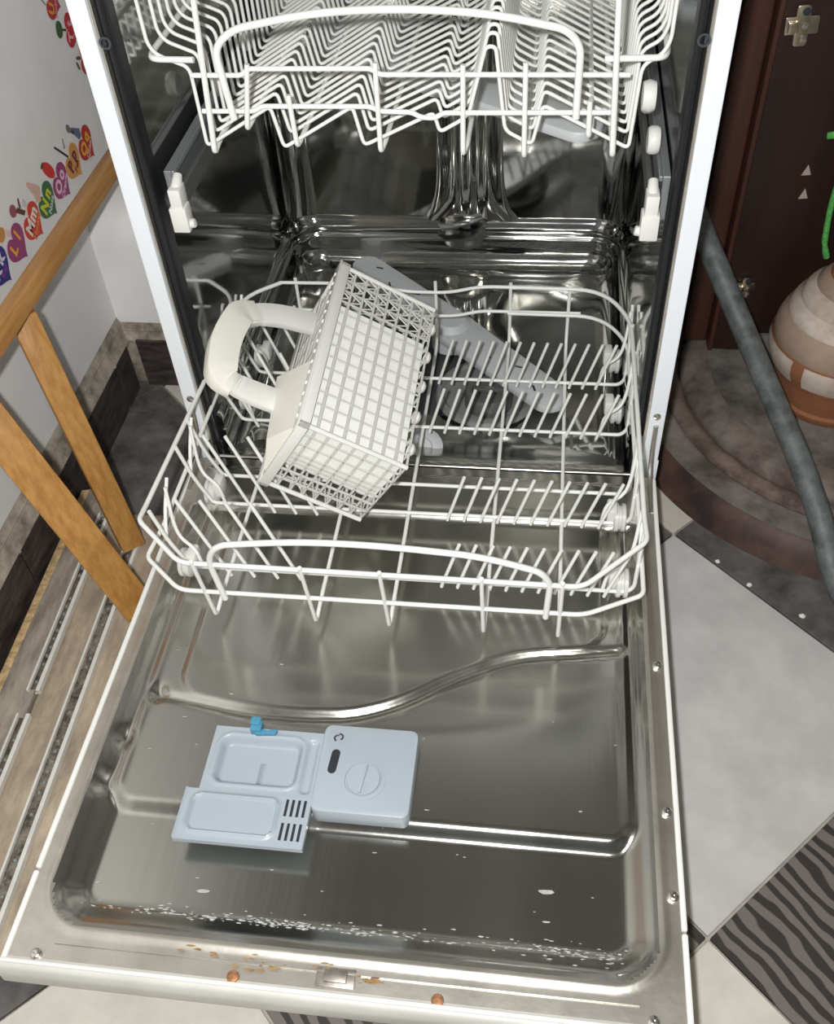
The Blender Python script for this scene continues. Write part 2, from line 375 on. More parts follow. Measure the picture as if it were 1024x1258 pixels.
# small dimples where the bead meets the side
for (px, py) in ((-.244, -.374), (-.268, -.482), (-.262, -.43)):
    Z -= .005*np.exp(-(((X-px)/.008)**2+((Y-py)/.010)**2))
# upper lip
lip = sst(Y+.103, .003); Z = Z*(1-lip)+(.1515-.030*np.clip(-.040-Y, 0, 1)*.5)*lip
lip2 = sst(Y+.034, .003); Z = Z*(1-lip2)+(.1475)*lip2
mb = MB(); ny, nx = X.shape
mb.v = [(float(a), float(b), float(c)) for a, b, c in zip(X.ravel(), Y.ravel(), Z.ravel())]
mb.f = [(j*nx+i, j*nx+i+1, (j+1)*nx+i+1, (j+1)*nx+i) for j in range(ny-1) for i in range(nx-1)]
door = part('door', mb, M_door, dw, ang=85, label='open steel door lying level')
door.data.materials.append(M_rim)
fo = (dR[:-1, :-1]+dR[1:, 1:]).ravel()/2 < -.0005
for f, o_ in zip(door.data.polygons, fo): f.material_index = int(o_)
part('door_shell', MB().box((-.2965, -.638, .100), (.2965, -.02, .126)), M_panel, door, smooth=False, bevel=.004)
for s in (-1, 1):
    mb = MB().box((min(.2932*s, .2985*s), -.575, .10), (max(.2932*s, .2985*s), -.022, .1525))
    part('edge_trim', mb, M_wire, door, smooth=False, bevel=.0018)
    mb = MB().box((min(.2932*s, .2985*s), -.660, .10), (max(.2932*s, .2985*s), -.577, .1525))
    part('edge_trim', mb, M_wire, door, smooth=False, bevel=.0018)
# front cap (top of the closed door), rounded over
cp = fillet([(0, -.652, .1495), (0, -.658, .1525), (0, -.663, .1515), (0, -.667, .144), (0, -.668, .124), (0, -.66, .122), (0, -.64, .122)], .006, 3)
n = len(cp); mb = MB().add([(-.2985, p.y, p.z) for p in cp]+[(.2985, p.y, p.z) for p in cp], [(i, n+i, n+i+1, i+1) for i in range(n-1)]+[tuple(range(n)), tuple(range(2*n-1, n-1, -1))])
part('front_cap', mb, mat('aged_white', (0.60, 0.585, 0.54), .4, var=.06, vscale=20), door, ang=30)
part('cap_bead', MB().tube([(-.297, -.6575, .1522), (.297, -.6575, .1522)], .0022, 8), M_wire, door)
part('ridge_line', MB().box((-.255, -.6395, .1505), (.255, -.638, .1525)), M_rim, door, smooth=False)
# dull frame strips either side
scr = mesh('screw', MB().lathe([(.0052, 0), (.0050, .002), (.0035, .0034), (.0012, .0036), (0, .0030)], 16), M_screw)
scr2 = mesh('screw', MB().lathe([(.0055, 0), (.0052, .002), (.0035, .0030), (0, .0026)], 16), M_rust)
for (u, v, m) in ((819, 998, 0), (827, 1102, 0), (807, 818, 0), (44, 1172, 0), (803, 1256, 0), (286, 1200, 1), (537, 1231, 1)):
    p = at(u, v, 2, .1505); ob('screw', scr2 if m else scr, door, (p.x, max(p.y, -.652), .1502), label='rusty door screw' if m else None)
p = at(411, 1207, 2, .151)
mb = MB().box((-.017, -.008, 0), (.017, .008, .0015)).box((-.010, -.0045, .0015), (.010, .0055, .0045))
part('latch_plate', mb, mat('latch_steel', (.34, .31, .27), .45, .8, var=.25, vscale=90), door, loc=(p.x, -.643, .1503), bevel=.0008, label='steel latch catch with brown stains')
# limescale crust and rust stains stuck on the metal
def blotch(pts, r, h, seed, mb):
    rnd = random.Random(seed)
    for (x, y, z) in pts:
        rr = r*rnd.uniform(.4, 1.2); n = 7; a0 = rnd.random()*6
        v = [(x+rr*rnd.uniform(.6, 1.3)*math.cos(a0+k*2*math.pi/n)*2.6, y+rr*rnd.uniform(.5, 1.1)*math.sin(a0+k*2*math.pi/n)*.8, z) for k in range(n)]+[(x, y, z+h)]
        mb.add(v, [(k, (k+1) % n, n) for k in range(n)])
rnd = random.Random(3)
def zdoor(x, y):
    i = min(max(int(round((x+.2945)/.589*(len(xs)-1))), 0), len(xs)-1); j = min(max(int(round((y+.655)/.639*(len(ys)-1))), 0), len(ys)-1)
    return float(Z[j, i])
mb = MB(); pts = []
for k in range(300):
    x = rnd.gauss(-.07, .09); y = -.5995+.012*abs(rnd.gauss(0, .5))**2*.6+rnd.gauss(0, .0016)
    if -.25 < x < .25: pts.append((x, y, zdoor(x, y)+.0003))
for k in range(110):
    x = rnd.gauss(.20, .035); y = -.598+rnd.gauss(0, .004)
    if -.25 < x < .25: pts.append((x, y, zdoor(x, y)+.0003))
for k in range(45):
    x = rnd.uniform(-.25, .25); y = rnd.uniform(-.58, -.30); pts.append((x, y, zdoor(x, y)+.0003))
blotch(pts, .0009, .0002, 5, mb)
blotch([(x, y, zdoor(x, y)+.0003) for x, y in ((-.139, -.575), (.178, -.572), (.176, -.545))], .0026, .0004, 6, mb)
part('limescale', mb, M_lime, door, kind='stuff')
mb = MB(); pts = [(rnd.uniform(-.09, -.045), -.640+rnd.gauss(0, .003), .1522) for k in range(16)]+[(rnd.uniform(.015, .05), -.642+rnd.gauss(0, .003), .1522) for k in range(10)]+[(rnd.uniform(-.15, .0), -.634+rnd.gauss(0, .002), .1522) for k in range(10)]
blotch(pts, .0015, .0002, 8, mb); part('rust_stain', mb, M_stain, door, kind='stuff')

# ---- detergent dispenser
zt = .1585
dsp = ob('detergent_dispenser', None, dw, (0, 0, 0), label='pale blue detergent dispenser with open lid')
part('dispenser_body', MB().prism(rrect(-.050, -.500, .0455, -.4065, .008), .138, .162), M_disp, dsp, bevel=.0022)
# tray with recessed cup: a grid with a pressed cup
gx = np.linspace(-.163, -.048, 72); gy = np.linspace(-.490, -.4155, 54); GX, GY = np.meshgrid(gx, gy)
GZ = np.full_like(GX, .1575); dc = sdr(GX, GY, -.155, -.478, -.068, -.424, .012)
GZ += .0015*np.exp(-((dc+.001)/.0016)**2)-.010*sst(dc-.004, .003)
GZ += .004*np.exp(-(((GX+.108)/.0016)**2))*(GY < -.45)*(dc > .004)
GZ -= .0035*sst(sdr(GX, GY, -.0645, -.482, -.0535, -.424, .004)-.001, .002)
mb = MB(); a, b = GX.shape
mb.v = [(float(x), float(y), float(z)) for x, y, z in zip(GX.ravel(), GY.ravel(), GZ.ravel())]
mb.f = [(j*b+i, j*b+i+1, (j+1)*b+i+1, (j+1)*b+i) for j in range(a-1) for i in range(b-1)]
mb.prism([(-.163, -.490), (-.048, -.490), (-.048, -.4155), (-.163, -.4155)], .138, .1468)
n0 = len(mb.v)
mb.add([(-.163, -.490, .1468), (-.048, -.490, .1468), (-.048, -.4155, .1468), (-.163, -.4155, .1468), (-.163, -.490, .1575), (-.048, -.490, .1575), (-.048, -.4155, .1575), (-.163, -.4155, .1575)], [(0,1,5,4), (1,2,6,5), (2,3,7,6), (3,0,4,7)])
part('powder_cup', mb, M_disp, dsp, ang=60)
lidM = Matrix.Translation((-.112, -.487, .1575)) @ Matrix.Rotation(math.radians(-1), 4, 'X')
mb = MB(); 
lx = np.linspace(-.062, .063, 64); ly = np.linspace(-.052, 0, 30); LX, LY = np.meshgrid(lx, ly)
dl = sdr(LX, LY, -.052, -.043, .032, -.006, .009)
LZ = .0028*np.exp(-((dl+.0005)/.0018)**2)-.0018*sst(dl-.002, .002)+.0025*np.exp(-((LX+.062)/.0015)**2)
shear = (LY/.052)*.008
mb.v = [tuple(lidM @ Vector((float(x)+float(s_), float(y), float(z)+.0035))) for x, y, z, s_ in zip(LX.ravel(), LY.ravel(), LZ.ravel(), shear.ravel()*0)]
a, b = LX.shape; mb.f = [(j*b+i, j*b+i+1, (j+1)*b+i+1, (j+1)*b+i) for j in range(a-1) for i in range(b-1)]
mb.box((-.062, -.052, -.0035), (.063, 0, .0028), lidM)
part('dispenser_lid', mb, M_disp, dsp, ang=50)
mb = MB()
for r in range(2):
    for k in range(4):
        c = Vector((.040+.0058*k, -.0125-.024*r, 0))
        mb.box((c.x-.0013, c.y-.0085, .0030), (c.x+.0013, c.y+.0085, .0039), lidM)
part('vent_slot', mb, M_slot, dsp, smooth=False, kind='stuff')
part('lid_hinge', MB().tube([(-.160, -.4885, .158), (-.052, -.4885, .158)], .0022, 10), M_disp, dsp)
# rinse aid cap
capc = at(446, 958, 2, .163)
part('rinse_aid_cap', MB().lathe([(.021, -.002), (.021, .0008), (.0185, .0012), (.0175, -.0005), (.0168, -.0005), (.0160, .0022), (.0, .0024)], 36), M_disp, dsp, loc=(capc.x, capc.y, .162))
part('cap_grip', MB().box((-.0012, -.015, 0), (.0012, .015, .0035)), M_disp, dsp, loc=(capc.x, capc.y, .1635), rot=(0, 0, -.12), bevel=.0004)
p = at(410, 935, 2, .1625); q = rrect(-.0042, -.013, .0042, .013, .004)
part('level_window', MB().prism(q, -.001, .0004), M_slot, dsp, loc=(p.x, p.y, .1622), rot=(0, 0, -.07))
p = at(416, 906, 2, .1625)
mk = MB()
for s in (-1, 1):   # two little sparkling strokes of the rinse symbol
    mk.tube([(s*.0035*math.cos(t)*.9+s*.001, .0032*math.sin(t)+s*.0008, 0) for t in np.linspace(-1.2, 1.9, 9)], .0008, 6)
part('rinse_symbol', mk, M_slot, dsp, loc=(p.x, p.y, .1625))
p = at(316, 896, 2, .160)
mb = MB().box((-.0055, -.0055, -.002), (.0055, .006, .010)).prism([(.000, -.0075), (.020, -.0055), (.022, -.001), (.018, .000), (.012, -.0025), (.0, .000)], .001, .006)
mb.prism(rrect(-.006, .0, .004, .009, .002), .010, .012)
part('lid_latch', mb, M_blue, dsp, loc=(p.x, p.y, .158), bevel=.0007, label='bright blue lid latch')

# ================================================================== LOWER RACK
lr = thing('lower_rack', 'white coated wire lower rack rolled out half over the open door', 'dish rack', (0, 0, .15))
def wire(name, pts, r, parent, n=8, closed=False, off=(0,0,0), m=M_wire, **k):
    mb = MB().tube([Vector(p)-Vector(off) for p in pts], r, n, closed); return part(name, mb, m, parent, ang=60, **k)
LO = (0, 0, .15)
ZB = .170
top = fillet([(-.216, .222, .262), (-.262, .185, .262), (-.268, .0, .262), (-.274, -.215, .266), (-.272, -.242, .272), (-.214, -.292, .266), (.20, -.293, .266), (.264, -.235, .274), (.263, -.20, .270), (.262, .16, .262), (.225, .222, .262), (.10, .224, .262)], [0, .03, .03, .008, .008, .012, .012, .008, .01, .04, .04, 0], 5)
wire('top_rim', top, .0028, lr, off=LO)
low = fillet([(-.265, .12, .222), (-.272, -.20, .215), (-.276, -.247, .216), (-.228, -.287, .213), (.205, -.287, .213), (.266, -.260, .218), (.266, -.2, .216), (.262, .165, .222), (.225, .218, .222), (.10, .220, .222)], [0, .01, .008, .012, .012, .008, .01, .04, .04, 0], 5)
wire('lower_rim', low, .0026, lr, off=LO)
# arched handle on the front
hp = fillet([(-.176, -.291, .208), (-.181, -.293, .275), (-.166, -.296, .302), (-.08, -.299, .318), (.0, -.300, .320), (.10, -.298, .310), (.158, -.295, .288), (.168, -.293, .270), (.166, -.289, .208)], [0, .02, .02, .06, .06, .06, .02, .014, 0], 5)
wire('handle', hp, .0034, lr, off=LO)
LX_ = [-.198, -.084, -.002, .101, .181]
for x in LX_:
    back = fillet([(x+.006, -.293, .270), (x, -.281, ZB-.006), (x-.002, -.262, ZB-.006)] if False else [(x-.001, -.2945, .272), (x, -.281, ZB-.008), (x+.001, -.255, ZB-.002), (x+.002, .205, ZB-.002), (x+.002, .224, ZB+.02), (x+.002, .224, .268)], [0, .008, .02, .015, .015, 0], 4)
    wire('base_wire', back, .0024, lr, off=LO)
# back rim wave
bk = fillet([(-.216, .222, .262), (-.10, .224, .262), (-.04, .222, .252), (.02, .222, .252), (.06, .224, .262), (.20, .224, .262)], .02, 4)
wire('back_rim', bk, .0024, lr, off=LO)
wire('back_rim', fillet([(-.21, .222, .218), (-.03, .222, .212), (.03, .222, .214), (.06, .224, .222), (.20, .224, .222)], .02, 4), .0024, lr, off=LO)
tineR = mesh('tine', MB().tube([(-.0014, 0, -.006), (0, 0, 0), (.020, 0, .068)], .0021, 7), M_wire, ang=60)
tineL = mesh('tine', MB().tube([(.0024, 0, -.008), (0, 0, 0), (-.036, 0, .116)], .0022, 7), M_wire, ang=60)
rows = [(.137, 13, .012, .0178, 4, -.228, .029), (.037, 12, .010, .0196, 4, -.225, .029), (-.069, 0, 0, 0, 3, -.214, .030), (-.117, 10, .048, .0199, 4, -.195, .0265), (-.219, 11, .051, .0181, 4, -.198, .0276)]
for (y, nr, x0, dx, nl, lx0, ldx) in rows:
    cw = fillet([(-.268, y-.004, .266), (-.258, y-.002, .212), (-.244, y, ZB+.002), (-.238, y, ZB), (.255, y, ZB), (.262, y, ZB+.01), (.263, y+.004, .266)], [0, .02, .006, .006, .01, .01, 0], 4)
    w_ = wire('cross_wire', cw, .0024, lr, off=LO)
    for k in range(nr): ob('tine', tineR, lr, (x0+k*dx, y-.0035, ZB-.15))
    for k in range(nl):
        if y > -.08 and y < -.06: continue
        ob('tine', tineL, lr, (lx0+k*ldx, y-.0035, ZB-.15))
# bent side stays over the wheels
for s in (-1, 1):
    for y in (.137, .037, -.117, -.219):
        sx = .262*s
        sp_ = fillet([(sx, y+.035, .264), (sx-.004*s, y+.02, .225), (sx-.010*s, y+.012, .206), (sx-.030*s, y+.002, .200), (sx-.034*s, y, ZB)], .012, 4)
        wire('side_stay', sp_, .0022, lr, off=LO)
        sp_ = fillet([(sx*1.01, y+.05, .264), (sx*1.005, y+.02, .24), (sx, y, .214)], .01, 3)
        wire('side_stay', sp_, .0022, lr, off=LO)
wh = mesh('wheel', MB().lathe([(0, -.008), (.013, -.008), (.017, -.006), (.017, -.002), (.0145, -.0015), (.0145, .0015), (.017, .002), (.017, .006), (.013, .008), (.006, .010), (0, .010)], 22, M=Matrix.Rotation(math.radians(90), 3, 'Y')), mat('clear_wheel', (.62, .62, .58), .35))
for s, ys_ in ((-1, (.175, .084, -.096, -.212)), (1, (.19, .085, -.106, -.205))):
    for y in ys_:
        ob('wheel', wh, lr, (.250*s, y, .0185), label='white plastic rack wheel')
        part('wheel_clip', MB().box((-.006, -.011, .018), (.006, .011, .040)), M_plast, lr, loc=(.252*s-.012*s, y, 0), bevel=.003)

# ================================================================== UPPER RACK
ur = thing('upper_rack', 'white coated wire upper rack with sawtooth cup rows hanging above the basket', 'dish rack', (0, 0, .5))
UO = (0, 0, .5)
pr = [(-.234, .73), (-.233, .672), (-.227, .662), (-.200, .651), (-.197, .645), (-.196, .572), (-.125, .613), (-.117, .571), (-.044, .613), (-.036, .574), (.034, .607), (.0395, .588), (.062, .601), (.068, .608), (.0835, .668), (.0925, .668), (.102, .590), (.128, .576), (.137, .615), (.220, .573), (.224, .652), (.240, .660), (.246, .672), (.247, .73)]
fr = [0, .012, .01, .01, .006, .006, .006, .006, .006, .006, .005, .005, .006, .008, .0045, .0045, .007, .006, .006, .006, .012, .008, .008, 0]
pw = mesh('profile_wire', MB().tube(fillet([(x, 0, z-.5) for x, z in pr], fr, 4), 0.0019, 7), M_wire, ang=60)
yv = [.0]+[.031+.0205*k for k in range(21)]
for y in yv: ob('profile_wire', pw, ur, (0, y, 0))
# long wires underneath whose front ends turn up in a V
for (xb, zb, xt, zt_) in ((-.150, .592, -.139, .655), (-.102, .575, -.104, .626), (-.019, .570, -.018, .656), (.062, .568, .063, .654), (.121, .566, .120, .656), (.181, .586, .180, .621)):
    zl = max(zb, .572)
    P = fillet([(xt, -.005, zt_), (xb, -.006, zb), (xb+.003, .012, zb+.004), (xb+.004, .46, zb+.004)], [0, .006, .006, 0], 4)
    wire('base_wire', P, .0026, ur, off=UO)
for (xb, xt) in ((-.187, -.176), (.205, .196)):
    P = fillet([(xt, -.006, .735), (xb, -.008, .569), (xb, .012, .572), (xb, .46, .572)], [0, .006, .006, 0], 4)
    wire('corner_wire', P, .003, ur, off=UO)
YF = -.0035
for P in ([(-.196, .644), (-.146, .644), (-.140, .650), (-.022, .650), (-.015, .6445), (.214, .644)],
          [(-.192, .6095), (-.140, .6095), (-.132, .6145), (-.026, .6145), (-.018, .610), (.014, .609), (.022, .604), (.036, .6035), (.043, .6085), (.205, .6095)]):
    wire('front_wire', fillet([(x, YF, z) for x, z in P], .006, 3), .0025, ur, off=UO)
hp = fillet([(-.160, -.009, .604), (-.166, -.010, .672), (-.145, -.010, .688), (-.07, -.011, .702), (.01, -.012, .7055), (.09, -.011, .700), (.155, -.010, .686), (.168, -.010, .672), (.168, -.008, .606)], [0, .014, .012, .05, .05, .05, .012, .012, 0], 5)
wire('handle', hp, .0036, ur, off=UO)
for s in (-1, 1):
    e_ = .2465 if s > 0 else .2365; P = fillet([(.190*s, -.004, .6585), ((e_-.003)*s, -.002, .6585), (e_*s, .02, .6585), (e_*s, .46, .6585)], .016, 5)
    wire('side_rim', P, .003, ur, off=UO)
    P = [((e_-.002)*s, .0, .73), ((e_-.002)*s, .46, .73)]; wire('side_rim', P, .003, ur, off=UO)
wire('back_wire', [(-.236, .452, .66), (.246, .452, .66)], .0025, ur, off=UO)
part('rack_wheel', MB().lathe([(0, -.006), (.013, -.006), (.015, 0), (.013, .006), (0, .006)], 18, M=Matrix.Rotation(math.radians(90), 3, 'Y')), M_plast, ur, loc=(.236, .03, .110))
# grey spray arm under the upper rack
usa = ob('upper_spray_arm', None, dw, (.02, .20, .556), (0, 0, math.radians(-38)))
poly = []
for k in range(13): t = math.radians(-90+180*k/12); poly.append((.20+.02*math.cos(t), .024*math.sin(t)))
poly += [(0, .034)]
for k in range(13): t = math.radians(90+180*k/12); poly.append((-.20+.02*math.cos(t), .024*math.sin(t)))
poly += [(0, -.034)]
part('spray_blade', MB().prism(poly, -.006, .006), M_grey, usa, bevel=.003)
part('spray_hub', MB().lathe([(.026, -.012), (.026, .006), (.0, .010)], 24), M_grey, usa)

# ================================================================== CUTLERY BASKET
BO = Vector((-.0936, -.1695, .3549)); BM = Matrix(((.023, .856, -.517), (.992, .046, .120), (.126, -.516, -.847)))
# re-orthonormalise
u_ = BM.col[0].normalized(); v_ = (BM.col[1]-u_*BM.col[1].dot(u_)).normalized(); w_ = u_.cross(v_)
if w_.dot(BM.col[2]) < 0: w_ = -w_
B4 = Matrix(((u_.x, v_.x, w_.x), (u_.y, v_.y, w_.y), (u_.z, v_.z, w_.z)))
bk_ = thing('cutlery_basket', 'white plastic cutlery basket lying tipped on its side with carrying handle to the left', 'cutlery basket', tuple(BO))
DU, DV, DW = .246, .122, .122
def bt(u, v, w): return B4 @ Vector((u, v, w))
def bbox(mb, a, b):
    v = [bt(*p) for p in ((a[0],a[1],a[2]),(b[0],a[1],a[2]),(b[0],b[1],a[2]),(a[0],b[1],a[2]),(a[0],a[1],b[2]),(b[0],a[1],b[2]),(b[0],b[1],b[2]),(a[0],b[1],b[2]))]
    mb.add(v, [(0,3,2,1),(4,5,6,7),(0,1,5,4),(1,2,6,5),(2,3,7,6),(3,0,4,7)])
T = .0022
M_grid = mat('grid_plastic', (0.60, 0.595, 0.55), .45)
def strut(mb, p, q, r=.0012): mb.tube([bt(*p), bt(*q)], r, 5)
# side walls: ribs along v and along the edge, closed below an open lattice at the far end
for name, w in (('side_grid', 0.0), ('side_grid', DW)):
    mb = MB(); w0, w1 = (0, T) if w == 0 else (DW-T, DW)
    for k in range(15):
        u = DU*k/14; bbox(mb, (max(u-.0008, 0), 0, w0+.0006), (min(u+.0008, DU), DV, w1))
    for k in range(9):
        v = DV*k/8; bbox(mb, (0, max(v-.0013, 0), w0-.0006), (DU, min(v+.0013, DV), w1))
    for k in range(8):
        v = DV*k/8
        for (ua, ub) in ((.193, .2105), (.2105, .228), (.228, .246)):
            strut(mb, (ua, v, w0+T/2), ((ua+ub)/2, v+DV/8, w0+T/2), .0009); strut(mb, (ub, v, w0+T/2), ((ua+ub)/2, v+DV/8, w0+T/2), .0009)
    part(name, mb, M_grid, bk_, smooth=False)
for name, u in (('end_grid', 0.0), ('end_grid', DU)):
    mb = MB(); u0, u1 = (0, T) if u == 0 else (DU-T, DU)
    for k in range(8):
        w = DW*k/7; bbox(mb, (u0, 0, max(w-.0011, 0)), (u1, DV, min(w+.0011, DW)))
    for k in range(9):
        v = DV*k/8; bbox(mb, (u0, max(v-.0011, 0), 0), (u1, min(v+.0011, DV), DW))
    for k in range(6):
        v = DV*(k+2)/8
        strut(mb, (u0+T/2, v, .087), (u0+T/2, v+DV/8, DW), .0009)
    part(name, mb, M_grid, bk_, smooth=False)
M_insert = mat('white_insert', (0.84, 0.84, 0.80), .5)
mb = MB(); bbox(mb, (.007, .004, .0062), (.190, DV-.004, .008)); bbox(mb, (.0062, .004, .0062), (.008, DV-.004, .082)); part('solid_insert', mb, M_insert, bk_, smooth=False, label='solid white lining behind the grid')
mb = MB()
for k in range(13): u = DU*k/12; bbox(mb, (max(u-.0012, 0), DV-T, 0), (min(u+.0012, DU), DV, DW))
for k in range(8): w = DW*k/7; bbox(mb, (0, DV-T, max(w-.0012, 0)), (DU, DV, min(w+.0012, DW)))
part('bottom_grid', mb, M_grid, bk_, smooth=False)
for k in range(5):
    for w in (.006, DW-.006):
        part('foot', MB().lathe([(.008, 0), (.008, .003), (.005, .006), (0, .006)], 12, M=(B4 @ Matrix.Rotation(math.radians(-90), 3, 'X'))), M_plast, bk_, loc=bt(.03+.047*k, DV, w))
# stout corner edges and rim with a row of pips
for (u, w) in ((0, 0), (0, DW), (DU, 0), (DU, DW)): part('corner_post', MB().tube([bt(u, 0, w), bt(u, DV, w)], .0028, 8), M_plast, bk_)
mb = MB(); o_ = .004
bbox(mb, (-o_, -.006, -o_), (DU+o_, .006, .002)); bbox(mb, (-o_, -.006, DW-.002), (DU+o_, .006, DW+o_))
bbox(mb, (-o_, -.006, -o_), (.002, .006, DW+o_)); bbox(mb, (DU-.002, -.006, -o_), (DU+o_, .006, DW+o_))
bbox(mb, (-o_, -.0075, -o_-.001), (DU+o_, -.0055, .012)); bbox(mb, (-o_, -.0075, DW-.012), (DU+o_, -.0055, DW+o_))
part('rim', mb, M_plast, bk_, bevel=.0008)
pip = mesh('rim_pip', MB().lathe([(.0026, 0), (.002, .0012), (0, .0016)], 10, M=(B4 @ Matrix.Rotation(math.radians(90), 3, 'X'))), mat('pip_white', (.86, .86, .82), .35))
for k in range(15): ob('rim_pip', pip, bk_, bt(.012+k*.0158, -.0075, .0055))
# tapered cover panels either side of the middle spine
HM = DW*.5
mb = MB()
mb.add([bt(.0, -.004, .004), bt(DU*.40, -.004, .006), bt(DU*.40, -.03, HM), bt(.010, -.022, HM), bt(.0, -.006, DW*.86)], [(0, 1, 2, 3), (0, 3, 4)])
part('lid_panel', mb, M_plast2, bk_, smooth=False)
mb = MB(); bbox(mb, (.0, -.006, HM-.002), (DU, DV-.01, HM+.002)); part('divider', mb, M_grid, bk_, smooth=False)
mb = MB()
for k in range(4):
    w = HM+.012+k*.014; bbox(mb, (.10, -.004, w-.0015), (DU, -.001, w+.0015))
for k in range(4):
    w = .012+k*.014; bbox(mb, (.13, -.004, w-.0015), (DU, -.001, w+.0015))
for k in range(4): u = .13+k*.033; bbox(mb, (u-.002, -.004, 0), (u+.002, -.001, DW))
part('top_bars', mb, M_grid, bk_, smooth=False)
# handle: two arms and a fat grip
def arm(us, hw, th, parent, name, m):
    mb = MB(); rows_ = []
    for (u, v, hu) in us: rows_.append([bt(u-hu, v, HM-th), bt(u+hu, v, HM-th), bt(u+hu, v, HM+th), bt(u-hu, v, HM+th)])
    for r in rows_: mb.v += r
    for i in range(len(rows_)-1):
        for k in range(4): mb.f.append((i*4+k, i*4+(k+1) % 4, i*4+4+(k+1) % 4, i*4+4+k))
    mb.f.append((0,1,2,3)); l = (len(rows_)-1)*4; mb.f.append((l, l+1, l+2, l+3))
    return part(name, mb, m, parent, bevel=.003)
# flat strap arms: wide across w, thin along u
def strap(pts, th, hw, name, m):
    mb = MB(); R_ = []
    P = [Vector(p) for p in pts]
    for i, p in enumerate(P):
        d = (P[min(i+1, len(P)-1)]-P[max(i-1, 0)]).normalized(); nrm = Vector((-d.y, d.x, 0))
        t = th[i] if isinstance(th, list) else th; h = hw[i] if isinstance(hw, list) else hw
        a, b = p+nrm*t, p-nrm*t
        R_.append([bt(a.x, a.y, HM-h), bt(a.x, a.y, HM+h), bt(b.x, b.y, HM+h), bt(b.x, b.y, HM-h)])
    for r in R_: mb.v += r
    for i in range(len(R_)-1):
        for k in range(4): mb.f.append((i*4+k, i*4+(k+1) % 4, i*4+4+(k+1) % 4, i*4+4+k))
    mb.f.append((0,1,2,3)); l = (len(R_)-1)*4; mb.f.append((l, l+1, l+2, l+3))
    return part(name, mb, m, bk_, bevel=.0025, ang=50)
hpath = fillet([(.066, .0, 0), (.062, -.050, 0), (.064, -.086, 0), (.115, -.098, 0), (.165, -.088, 0), (.188, -.050, 0), (.200, .0, 0)], [0, .02, .022, .03, .022, .03, 0], 6)
nH = len(hpath); strap(hpath, [.0130+.002*math.cos(2*math.pi*i/(nH-1)) for i in range(nH)], .0042, 'handle', M_plast)
gp = fillet([(.0595, -.072, 0), (.064, -.090, 0), (.115, -.099, 0), (.164, -.091, 0), (.175, -.074, 0)], [0, .02, .03, .02, 0], 6)
nG = len(gp); strap(gp, [.0138+.0032*math.sin(math.pi*(i+.5)/nG) for i in range(nG)], [.006+.004*math.sin(math.pi*(i+.5)/nG) for i in range(nG)], 'grip', M_plast2)

# ================================================================== LEFT SIDE: pine frame, boards, stickers
fr_ = thing('pine_stand', 'varnished pine stand of a rail on two legs beside the left wall', 'stand', (-.42, -.08, .0))
FO = Vector((-.42, -.08, 0))
def bar(name, a, b, w, t, side, m, parent, org):
    a, b = Vector(a)-org, Vector(b)-org; d = (b-a).normalized(); s_ = Vector(side); s_ = (s_-d*s_.dot(d)).normalized(); n_ = d.cross(s_)
    mb = MB(); v = []
    for p in (a, b):
        for (i, j) in ((-1,-1), (1,-1), (1,1), (-1,1)): v.append(p+s_*w/2*i+n_*t/2*j)
    mb.add(v, [(0,3,2,1), (4,5,6,7), (0,1,5,4), (1,2,6,5), (2,3,7,6), (3,0,4,7)])
    return part(name, mb, m, parent, bevel=.0022)
ra = Vector((-.4555, -.45, .390)); rb = Vector((-.4555, .40, .390))
bar('rail', ra, rb, .026, .022, (1, 0, .25), M_pine, fr_, FO)
ZBD = .030
def seg(c0, c1, za, zb, yb=None): return at(*c0, 2, za), at(*c1, 2, zb)
A = at(26, 386, 2, .374); Bq = at(163, 670, 2, ZBD+.006)
bar('leg', A, Bq, .032, .022, (.75, .66, 0), M_pinev, fr_, FO)
A = at(-50, 470, 2, .376); Bq = at(172, 748, 2, ZBD+.010)
bar('leg', A, Bq, .043, .024, (.75, .66, 0), M_pinev, fr_, FO)
# narrow board on edge of the pile
a = at(102, 600, 2, .03); b = at(-6, 845, 2, .03); dirv = (Vector((b.x-a.x, b.y-a.y, 0))).normalized(); rot = math.atan2(-dirv.x, -dirv.y)*-1
def lay(p): return Matrix.Translation(p) @ Matrix.Rotation(rot, 4, 'Z')
nb = thing('narrow_board', 'narrow grey board with raw chipboard edge lying against the dark skirting', 'board', (a.x, a.y, 0), rot=(0, 0, rot))
part('plank', MB().prism([(.010, .0), (.030, -.004), (.052, -.055), (.052, -.655), (.006, -.655)], .004, .030), M_boardg, nb, bevel=.0015)
part('raw_edge', MB().prism([(-.002, -.002), (.010, .0), (.006, -.655), (-.004, -.655)], .002, .0285), M_chip, nb, bevel=.001)
wb = thing('wide_board', 'wide tan cabinet board with two white drawer runners lying beside the door', 'board', (a.x, a.y, 0), rot=(0, 0, rot))
part('plank', MB().prism([(.055, -.045), (.205, -.045), (.196, -.655), (.055, -.655)], .003, .026), M_board, wb, bevel=.0015)
wi = Matrix.Rotation(-rot, 4, 'Z') @ Matrix.Translation((-a.x, -a.y, 0))
